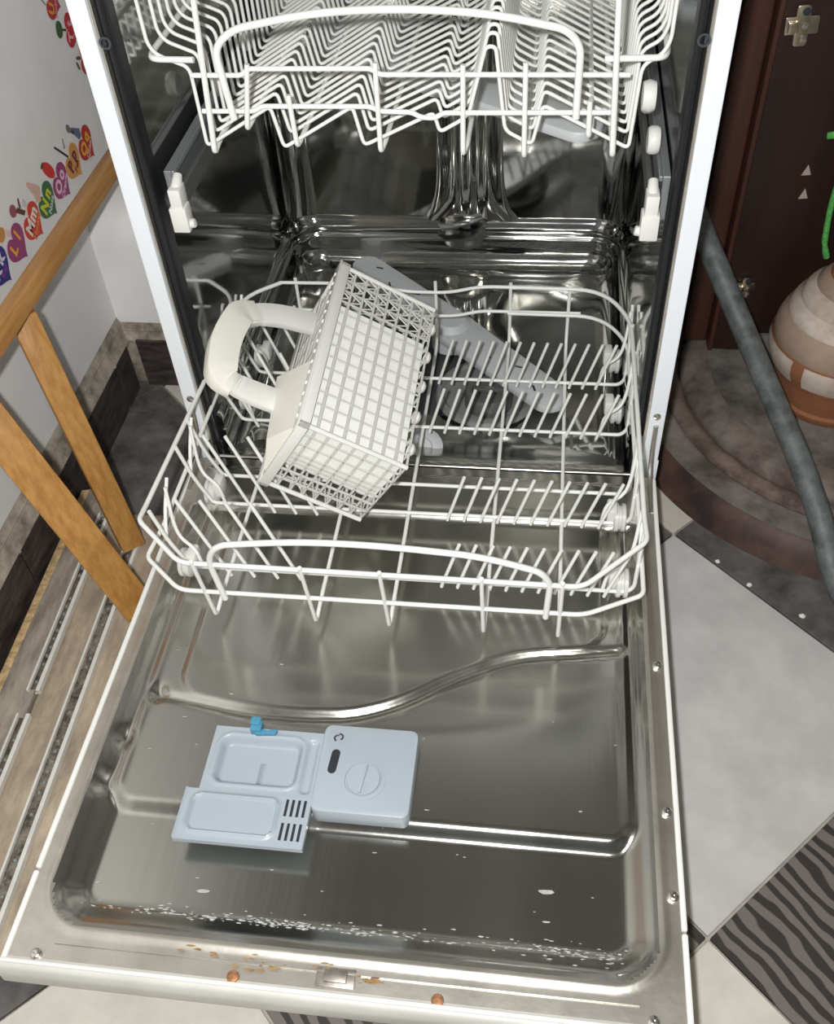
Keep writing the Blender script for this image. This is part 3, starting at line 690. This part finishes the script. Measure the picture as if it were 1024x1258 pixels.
def runner(pA, pB, wdt, seed):
    A_, B_ = wi @ at(*pA, 2, .031), wi @ at(*pB, 2, .031)
    d = (B_-A_); L_ = d.length; R_ = math.atan2(-d.x, -d.y)*-1
    rn = ob('drawer_runner', None, wb, (A_.x, A_.y, .026), (0, 0, R_), label='white metal drawer runner')
    h = wdt/2
    part('runner_rail', MB().box((-h, -L_, 0), (-h+.003, 0, .009)).box((-h, -L_, 0), (h, 0, .0012)).box((h-.005, -L_, 0), (h, 0, .009)), M_runner, rn, smooth=False, bevel=.0006)
    part('ball_track', MB().box((-h+.003, -L_+.004, .0012), (h-.005, -.004, .004)), M_grease, rn, smooth=False)
    bl_ = MB(); rr = random.Random(seed)
    for k in range(int(L_/.013)):
        if rr.random() < .7:
            c = Vector((-.001+rr.gauss(0, .0005), -.008-k*.013, .004)); bl_.lathe([(.0025, 0), (.0019, .0015), (0, .0022)], 8, tuple(c))
    if bl_.v: part('bearing_balls', bl_, M_rail, rn, kind='stuff')
runner((129, 632), (41, 850), .017, 1)
runner((30, 878), (-20, 1000), .017, 2)
runner((163, 668), (-30, 1190), .021, 3)

# stickers: printed flat hearts with letters, words and little pictures on the left wall
def flat(name, poly, h, m, parent, M=None):
    return part(name, MB().prism(poly, 0, h, M), m, parent, smooth=False)
PC = {}
def pm(c):
    k = tuple(round(x, 3) for x in c)
    if k not in PC: PC[k] = mat('print', c, .5)
    return PC[k]
def lin(r, g, b): return tuple(((x/255)/12.92 if x/255 <= .04045 else ((x/255+.055)/1.055)**2.4) for x in (r, g, b))
def text(name, s, size, loc, rotz, m, parent, bold=.0006):
    cu = bpy.data.curves.new('t', 'FONT'); cu.body = s; cu.size = size; cu.align_x = 'CENTER'; cu.align_y = 'CENTER'; cu.offset = bold; cu.resolution_u = 2
    tmp = bpy.data.objects.new('t', cu); COL.objects.link(tmp); dg = bpy.context.evaluated_depsgraph_get(); dg.update()
    me = bpy.data.meshes.new_from_object(tmp.evaluated_get(dg)); bpy.data.objects.remove(tmp); me.name = name
    me.materials.clear(); me.materials.append(m)
    return ob(name, me, parent, loc, (0, 0, rotz))
def heart(s=1.0):
    out = []
    for k in range(41):
        t = 2*math.pi*k/40
        x = .0265*math.sin(t)**3*(1-.0*t); y = (13*math.cos(t)-4*math.cos(2*t)-2*math.cos(3*t)-1.0*math.cos(4*t))/16*.0285
        out.append((x*s, y*s+.002))
    return out[:-1]
BASEROT = Euler((math.radians(90), 0, math.radians(90)))   # local x -> wall y, local y -> up, local z -> out of the wall
def sticker(y, z, deg, big, small, word, c1, c2, c3, pic, label):
    t = thing('alphabet_sticker', label, 'sticker', (WX+.0005, y, z), 'alphabet stickers on the left wall')
    t.rotation_euler = (Matrix.Rotation(math.radians(90), 3, 'Z') @ Matrix.Rotation(math.radians(90), 3, 'X') @ Matrix.Rotation(math.radians(deg+6), 3, 'Z')).to_euler()
    if deg > 40: t.scale = (.84, .84, 1)
    flat('heart', heart(), .0006, pm(c1), t)
    if big:
        text('capital_letter', big, .025, (-.0105, .007, .0011), .0, pm(c2), t, .0011)
        text('small_letter', small, .025, (.0100, .008, .0011), .0, pm(c2), t, .0011)
    if word: text('word', word, .0120, (.0015, -.0065, .0011), .12, pm(c3), t, .0004)
    for q_, (nm, poly, c) in enumerate(pic): flat(nm, poly, .0009+.0001*q_, pm(c), t)
    return t
def ell(cx, cy, rx, ry, n=14, a=0.0): return [(cx+rx*math.cos(q)*math.cos(a)-ry*math.sin(q)*math.sin(a), cy+rx*math.cos(q)*math.sin(a)+ry*math.sin(q)*math.cos(a)) for q in (2*math.pi*k/n for k in range(n))]
skin = lin(214, 178, 160); brn = lin(96, 60, 48)
picL = [('picture', ell(-.010, .040, .010, .008), lin(196, 140, 70)), ('picture', ell(-.018, .056, .011, .010), lin(92, 58, 36)), ('picture', [(-.001, .022), (.006, .026), (.001, .036), (-.005, .030)], lin(226, 190, 190))]
picM = [('picture', ell(-.014, .052, .008, .008), lin(150, 80, 84)), ('picture', [(-.012, .046), (-.004, .044), (.003, .026), (-.004, .026)], brn), ('picture', [(-.002, .040), (.006, .048), (.008, .047), (.0, .037)], brn), ('picture', ell(.010, .033, .004, .007), lin(200, 200, 200))]
picN = [('picture', [(-.012, .060), (-.008, .061), (.004, .036), (.006, .030), (.0, .024), (-.005, .025), (-.008, .019), (-.014, .022), (-.017, .030), (-.013, .040)], skin)]
picO = [('picture', ell(-.006, .040, .009, .018, 16, .25), lin(204, 50, 46)), ('picture', ell(-.011, .057, .005, .002), lin(60, 80, 40))]
picP = [('picture', [(-.016, .058), (-.013, .058), (-.001, .020), (-.004, .020)], lin(40, 42, 60)), ('picture', [(.0, .034), (.010, .044), (.011, .043), (.003, .032)], lin(130, 130, 140))]
picQ = [('picture', ell(-.012, .058, .005, .007), lin(120, 110, 105)), ('picture', [(-.011, .052), (-.006, .052), (.008, .030), (.002, .022), (-.006, .024)], lin(96, 106, 140)), ('picture', [(-.012, .050), (-.007, .050), (-.006, .042), (-.010, .042)], lin(56, 56, 62))]
picT = [('picture', ell(.0, .046, .013, .011), lin(62, 92, 52)), ('picture', [(-.0015, .036), (.0015, .036), (.002, .022), (-.002, .022)], lin(60, 44, 36))]
picU = [('picture', ell(.008, .050, .010, .008), lin(120, 34, 48)), ('picture', [(-.002, .046), (-.001, .046), (-.008, .026), (-.0095, .026)], lin(120, 116, 112))]
picS = [('picture', ell(-.012, .036, .008, .003, 12, .7), lin(110, 98, 82)), ('picture', ell(.0, .030, .003, .009), lin(110, 84, 60))]
picR = [('picture', [(-.003, .020), (.003, .020), (.012, .044), (.007, .045)], lin(70, 80, 96)), ('picture', ell(-.004, .036, .004, .010, 12, .3), lin(64, 76, 92)), ('picture', ell(.0, .026, .006, .007), lin(110, 130, 136))]
GD = 'heart alphabet sticker on the left wall'
sticker(.080, .368, 20, 'K', 'k', 'Key', lin(52, 46, 120), lin(214, 214, 230), lin(140, 60, 150), [], 'indigo heart sticker reading K k, nearest of the wall letters')
sticker(.134, .368, 20, 'L', 'l', '', lin(152, 62, 112), lin(236, 160, 60), None, picL, 'plum heart sticker with orange L l and an animal head above')
sticker(.188, .368, 22, 'M', 'm', 'Monkey', lin(204, 62, 44), lin(236, 222, 210), lin(240, 140, 60), picM, 'red orange heart sticker reading M m Monkey with monkey above')
sticker(.240, .369, 22, 'N', 'n', 'Nose', lin(52, 106, 66), lin(206, 206, 50), lin(200, 214, 206), picN, 'green heart sticker with yellow N n and a pink nose above')
sticker(.292, .369, 22, 'O', 'o', 'Orange', lin(152, 66, 112), lin(238, 190, 214), lin(232, 190, 210), picO, 'purple heart sticker reading O o Orange with red fruit above')
sticker(.343, .372, 22, 'P', 'p', 'Pen', lin(206, 150, 84), lin(110, 40, 36), lin(140, 60, 40), picP, 'tan heart sticker reading P p Pen with dark pen above')
sticker(.396, .373, 24, 'Q', 'q', 'Queen', lin(178, 54, 44), lin(236, 170, 60), lin(230, 180, 180), picQ, 'dark red heart sticker with orange Q q and queen figure above')
sticker(.505, .430, 60, 'R', 'r', '', lin(120, 110, 60), lin(230, 200, 90), None, picR, 'heart sticker with blue grey rabbit beside it, mostly hidden by the dishwasher')
sticker(.474, .468, 64, 'S', 's', 'Snake', lin(176, 74, 50), lin(220, 170, 70), lin(230, 180, 180), picS, 'rust heart sticker reading S s between tree and rabbit pictures')
sticker(.455, .513, 62, 'T', 't', 'Tree', lin(186, 48, 52), lin(236, 170, 176), lin(236, 150, 90), picT, 'crimson heart sticker with pink T t and green tree beside')
sticker(.425, .560, 52, 'U', 'u', 'Umbrella', lin(176, 56, 62), lin(226, 150, 60), lin(230, 150, 160), picU, 'red heart sticker with orange U u, topmost of the wall letters in view')

# ================================================================== RIGHT SIDE: cabinet, step, pot, hose
cb = thing('wooden_cabinet', 'dark mahogany cabinet side with hinge plates standing behind the round step', 'cabinet', (.5, .345, .06))
CO = Vector((.5, .345, .06))
def cbox(name, a, b, m, **k): return part(name, MB().box(tuple(Vector(a)-CO), tuple(Vector(b)-CO)), m, cb, smooth=False, **k)
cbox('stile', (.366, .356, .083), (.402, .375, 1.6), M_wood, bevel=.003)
cbox('gap_shade_block', (.306, .41, .083), (.368, .60, 1.6), M_woodd, bevel=.002)  # added dark block, stands in for the shade in the gap beside the dishwasher
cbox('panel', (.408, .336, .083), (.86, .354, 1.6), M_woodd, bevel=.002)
cbox('panel_bead', (.402, .332, .083), (.409, .360, 1.6), M_wood, bevel=.0015)
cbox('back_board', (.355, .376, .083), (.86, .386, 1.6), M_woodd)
def hinge(u, v, sc, label):
    p = at(u, v, 1, .334)
    h = ob('hinge_plate', None, cb, tuple(p-CO), (math.radians(90), math.radians(-4), 0), label=label)
    part('wing', MB().prism(rrect(-.019*sc, -.010*sc, .019*sc, .010*sc, .002), 0, .004), M_nickel, h, bevel=.0006)
    mb = MB().prism(rrect(-.008*sc, -.023*sc, .008*sc, .023*sc, .004), .002, .0055)
    part('cross_arm', mb, M_nickel, h, bevel=.0006)
    for dy in (-.015, .001, .016): part('screw', MB().lathe([(.0046, 0), (.004, .0018), (0, .0022)], 12), M_slot if dy > .01 else M_screw, h, loc=(.003, dy*sc, .0056))
    part('arm_cover', MB().box((-.016*sc, -.006*sc, .004), (-.004*sc, .006*sc, .009)), M_nickel, h, bevel=.001)
hinge(984, 30, 1.0, 'upper nickel hinge plate'); hinge(915, 352, .72, 'lower nickel hinge plate')
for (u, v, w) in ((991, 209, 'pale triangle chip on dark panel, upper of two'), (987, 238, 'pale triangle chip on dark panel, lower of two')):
    p = at(u, v, 1, .3355)  # small flat pale triangles set on the panel face
    ob('triangle_mark', mesh('triangle_mark', MB().prism([(-.006, -.007), (.006, -.006), (.0, .008)], 0, .0012), mat('pale_mark', (.42, .33, .28), .6), smooth=False), None, p, (math.radians(90), 0, 0), w, 'mark', 'pale triangles on the cabinet panel')
st = thing('round_step', 'dusty brown half round moulded step against the mahogany cabinet', 'step', (.638, .30, 0))
ZT = .082
N_ = 64
def cut(mb):
    mb.v = [Vector((max(p[0], -.332), p[1], p[2])) for p in mb.v]; return mb
def sring(name, pf, m): return part(name, cut(MB().lathe(pf, 96)), m, st, ang=50)
sring('riser', [(.362, 0), (.360, .004), (.352, .022), (.342, .038), (.336, .042)], M_stoner)
sring('tread', [(.336, .042), (.330, .0435), (.296, .043)], M_stone)
sring('moulding', [(.297, .043), (.300, .047), (.298, .055), (.290, .060), (.282, .060), (.276, .056)], mat('step_mould', (.22, .165, .14), .75, col2=(.075, .045, .037), vscale=22, bump=.2))
sring('upper_moulding', [(.276, .056), (.277, .062), (.274, .070), (.262, .079), (.245, .0815), (.236, ZT)], mat('step_mould_upper', (.21, .175, .15), .75, col2=(.08, .055, .045), vscale=20, bump=.2))
part('platform', MB().lathe([(.2375, ZT-.0005), (.12, ZT), (0, ZT)], N_), M_stone, st)
# clay jug
px_, py_ = .562, .234
pot = thing('clay_pot', 'terracotta jug with whitewashed rings standing on the round step', 'pot', (px_, py_, ZT))
part('body', MB().lathe([(0, .0), (.068, .0), (.075, .006), (.077, .016), (.074, .020), (.076, .028), (.089, .066), (.095, .090)], 48), M_clay, pot)
g0 = math.radians(-141); gw = math.radians(9)
for (aa, ab) in ((g0+gw, g0+2*math.pi-gw*.2),):
    part('painted_band', MB().lathe([(.0915, .070), (.0985, .086), (.1002, .099), (.0985, .107)], 48, a0=aa, a1=ab), M_clayw, pot, label='chalky white painted band')
part('shoulder', MB().lathe([(.088, .062), (.0975, .085), (.0992, .100), (.0965, .109)], 48), M_clay, pot)
part('ring', MB().lathe([(.095, .106), (.0965, .112), (.0955, .126), (.090, .140), (.083, .147)], 48), M_clayp, pot)
part('ring', MB().lathe([(.0845, .144), (.0845, .150), (.080, .160), (.070, .168)], 48), M_clayw, pot)
part('ring', MB().lathe([(.0725, .165), (.0725, .172), (.067, .181), (.056, .188)], 48), M_clayw, pot)
part('ring', MB().lathe([(.0575, .185), (.0570, .191), (.050, .200), (.042, .206)], 48), M_clayp, pot)
part('neck', MB().lathe([(.045, .203), (.040, .214), (.033, .235), (.030, .265), (.032, .30), (.040, .33), (.050, .35), (.054, .355), (.050, .358), (.036, .33), (.027, .29), (.026, .26)], 40), M_clay, pot)
# fuzzy green stem curling out of the jug
P = [at(1015, 316, 1, .30), at(1012, 300, 1, .30), at(1018, 262, 1, .30), at(1028, 225, 1, .295), at(1046, 195, 1, .29), at(1042, 176, 1, .285), at(1027, 167, 1, .285), at(1016, 167, 1, .285)]
P = fillet(P, .02, 4); rr = random.Random(2)
jug = Vector((px_, py_, ZT+.35))
P = [p for p in P]
gs = ob('green_stem', mesh('green_stem', MB().tube(fillet([jug+Vector((.0, 0, -.06)), jug+Vector((.0, .0, .03)), jug+Vector((-.03, .02, .045)), P[-1]+Vector((.06, -.01, .02))]+[P[-1]], .03, 4), .0042, 8).tube(P, [.0036+.0008*rr.random() for _ in P], 8), M_green, ang=80), None, (0, 0, 0), None, 'fuzzy green curling stem hanging down beside the clay jug', 'stem')
# grey slab between jug and cabinet
ob('stone_slab', mesh('stone_slab', MB().prism(rrect(.458, .3235, .66, .3345, .003), ZT, .118), M_stone, bevel=.002), None, (0, 0, 0), None, 'low grey stone slab behind the jug at the foot of the cabinet', 'slab')
# drain hose
HP = [(.326, .385, .385), (.334, .345, .34), at(870, 302, 1, .27), at(905, 385, 1, .215), at(940, 468, 1, .14), at(985, 572, 1, .04), at(1010, 645, 1, -.025), at(1024, 712, 1, -.075), (.565, -.16, .021), (.60, -.24, .018), (.68, -.34, .018)]
HP = fillet(HP, .08, 6)
ob('drain_hose', mesh('drain_hose', MB().tube(HP, .0155, 14), M_hose), None, (0, 0, 0), None, 'thick grey drain hose running from behind the dishwasher across the round step', 'hose')
# crumbs
cr = [(881, 690, .0038, 'white crumb on the dark tile, nearest the dishwasher'), (920, 719, .0042, 'white crumb on the edge of the white tile, middle of three'), (985, 757, .0042, 'white crumb lying nearest the grey hose')]
for (u, v, r, lb) in cr:
    p = at(u, v, 2, .001); mb = MB(); rr = random.Random(u)
    mb.lathe([(0, 0), (r*.8, .0004), (r, r*.5), (r*.6, r*.95), (0, r)], 7)
    mb.v = [(x*rr.uniform(.8, 1.15), y*rr.uniform(.75, 1.1), z) for x, y, z in mb.v]
    ob('crumb', mesh('crumb', mb, M_crumb), None, (p.x, p.y, 0), None, lb, 'crumb', 'white crumbs on the floor')
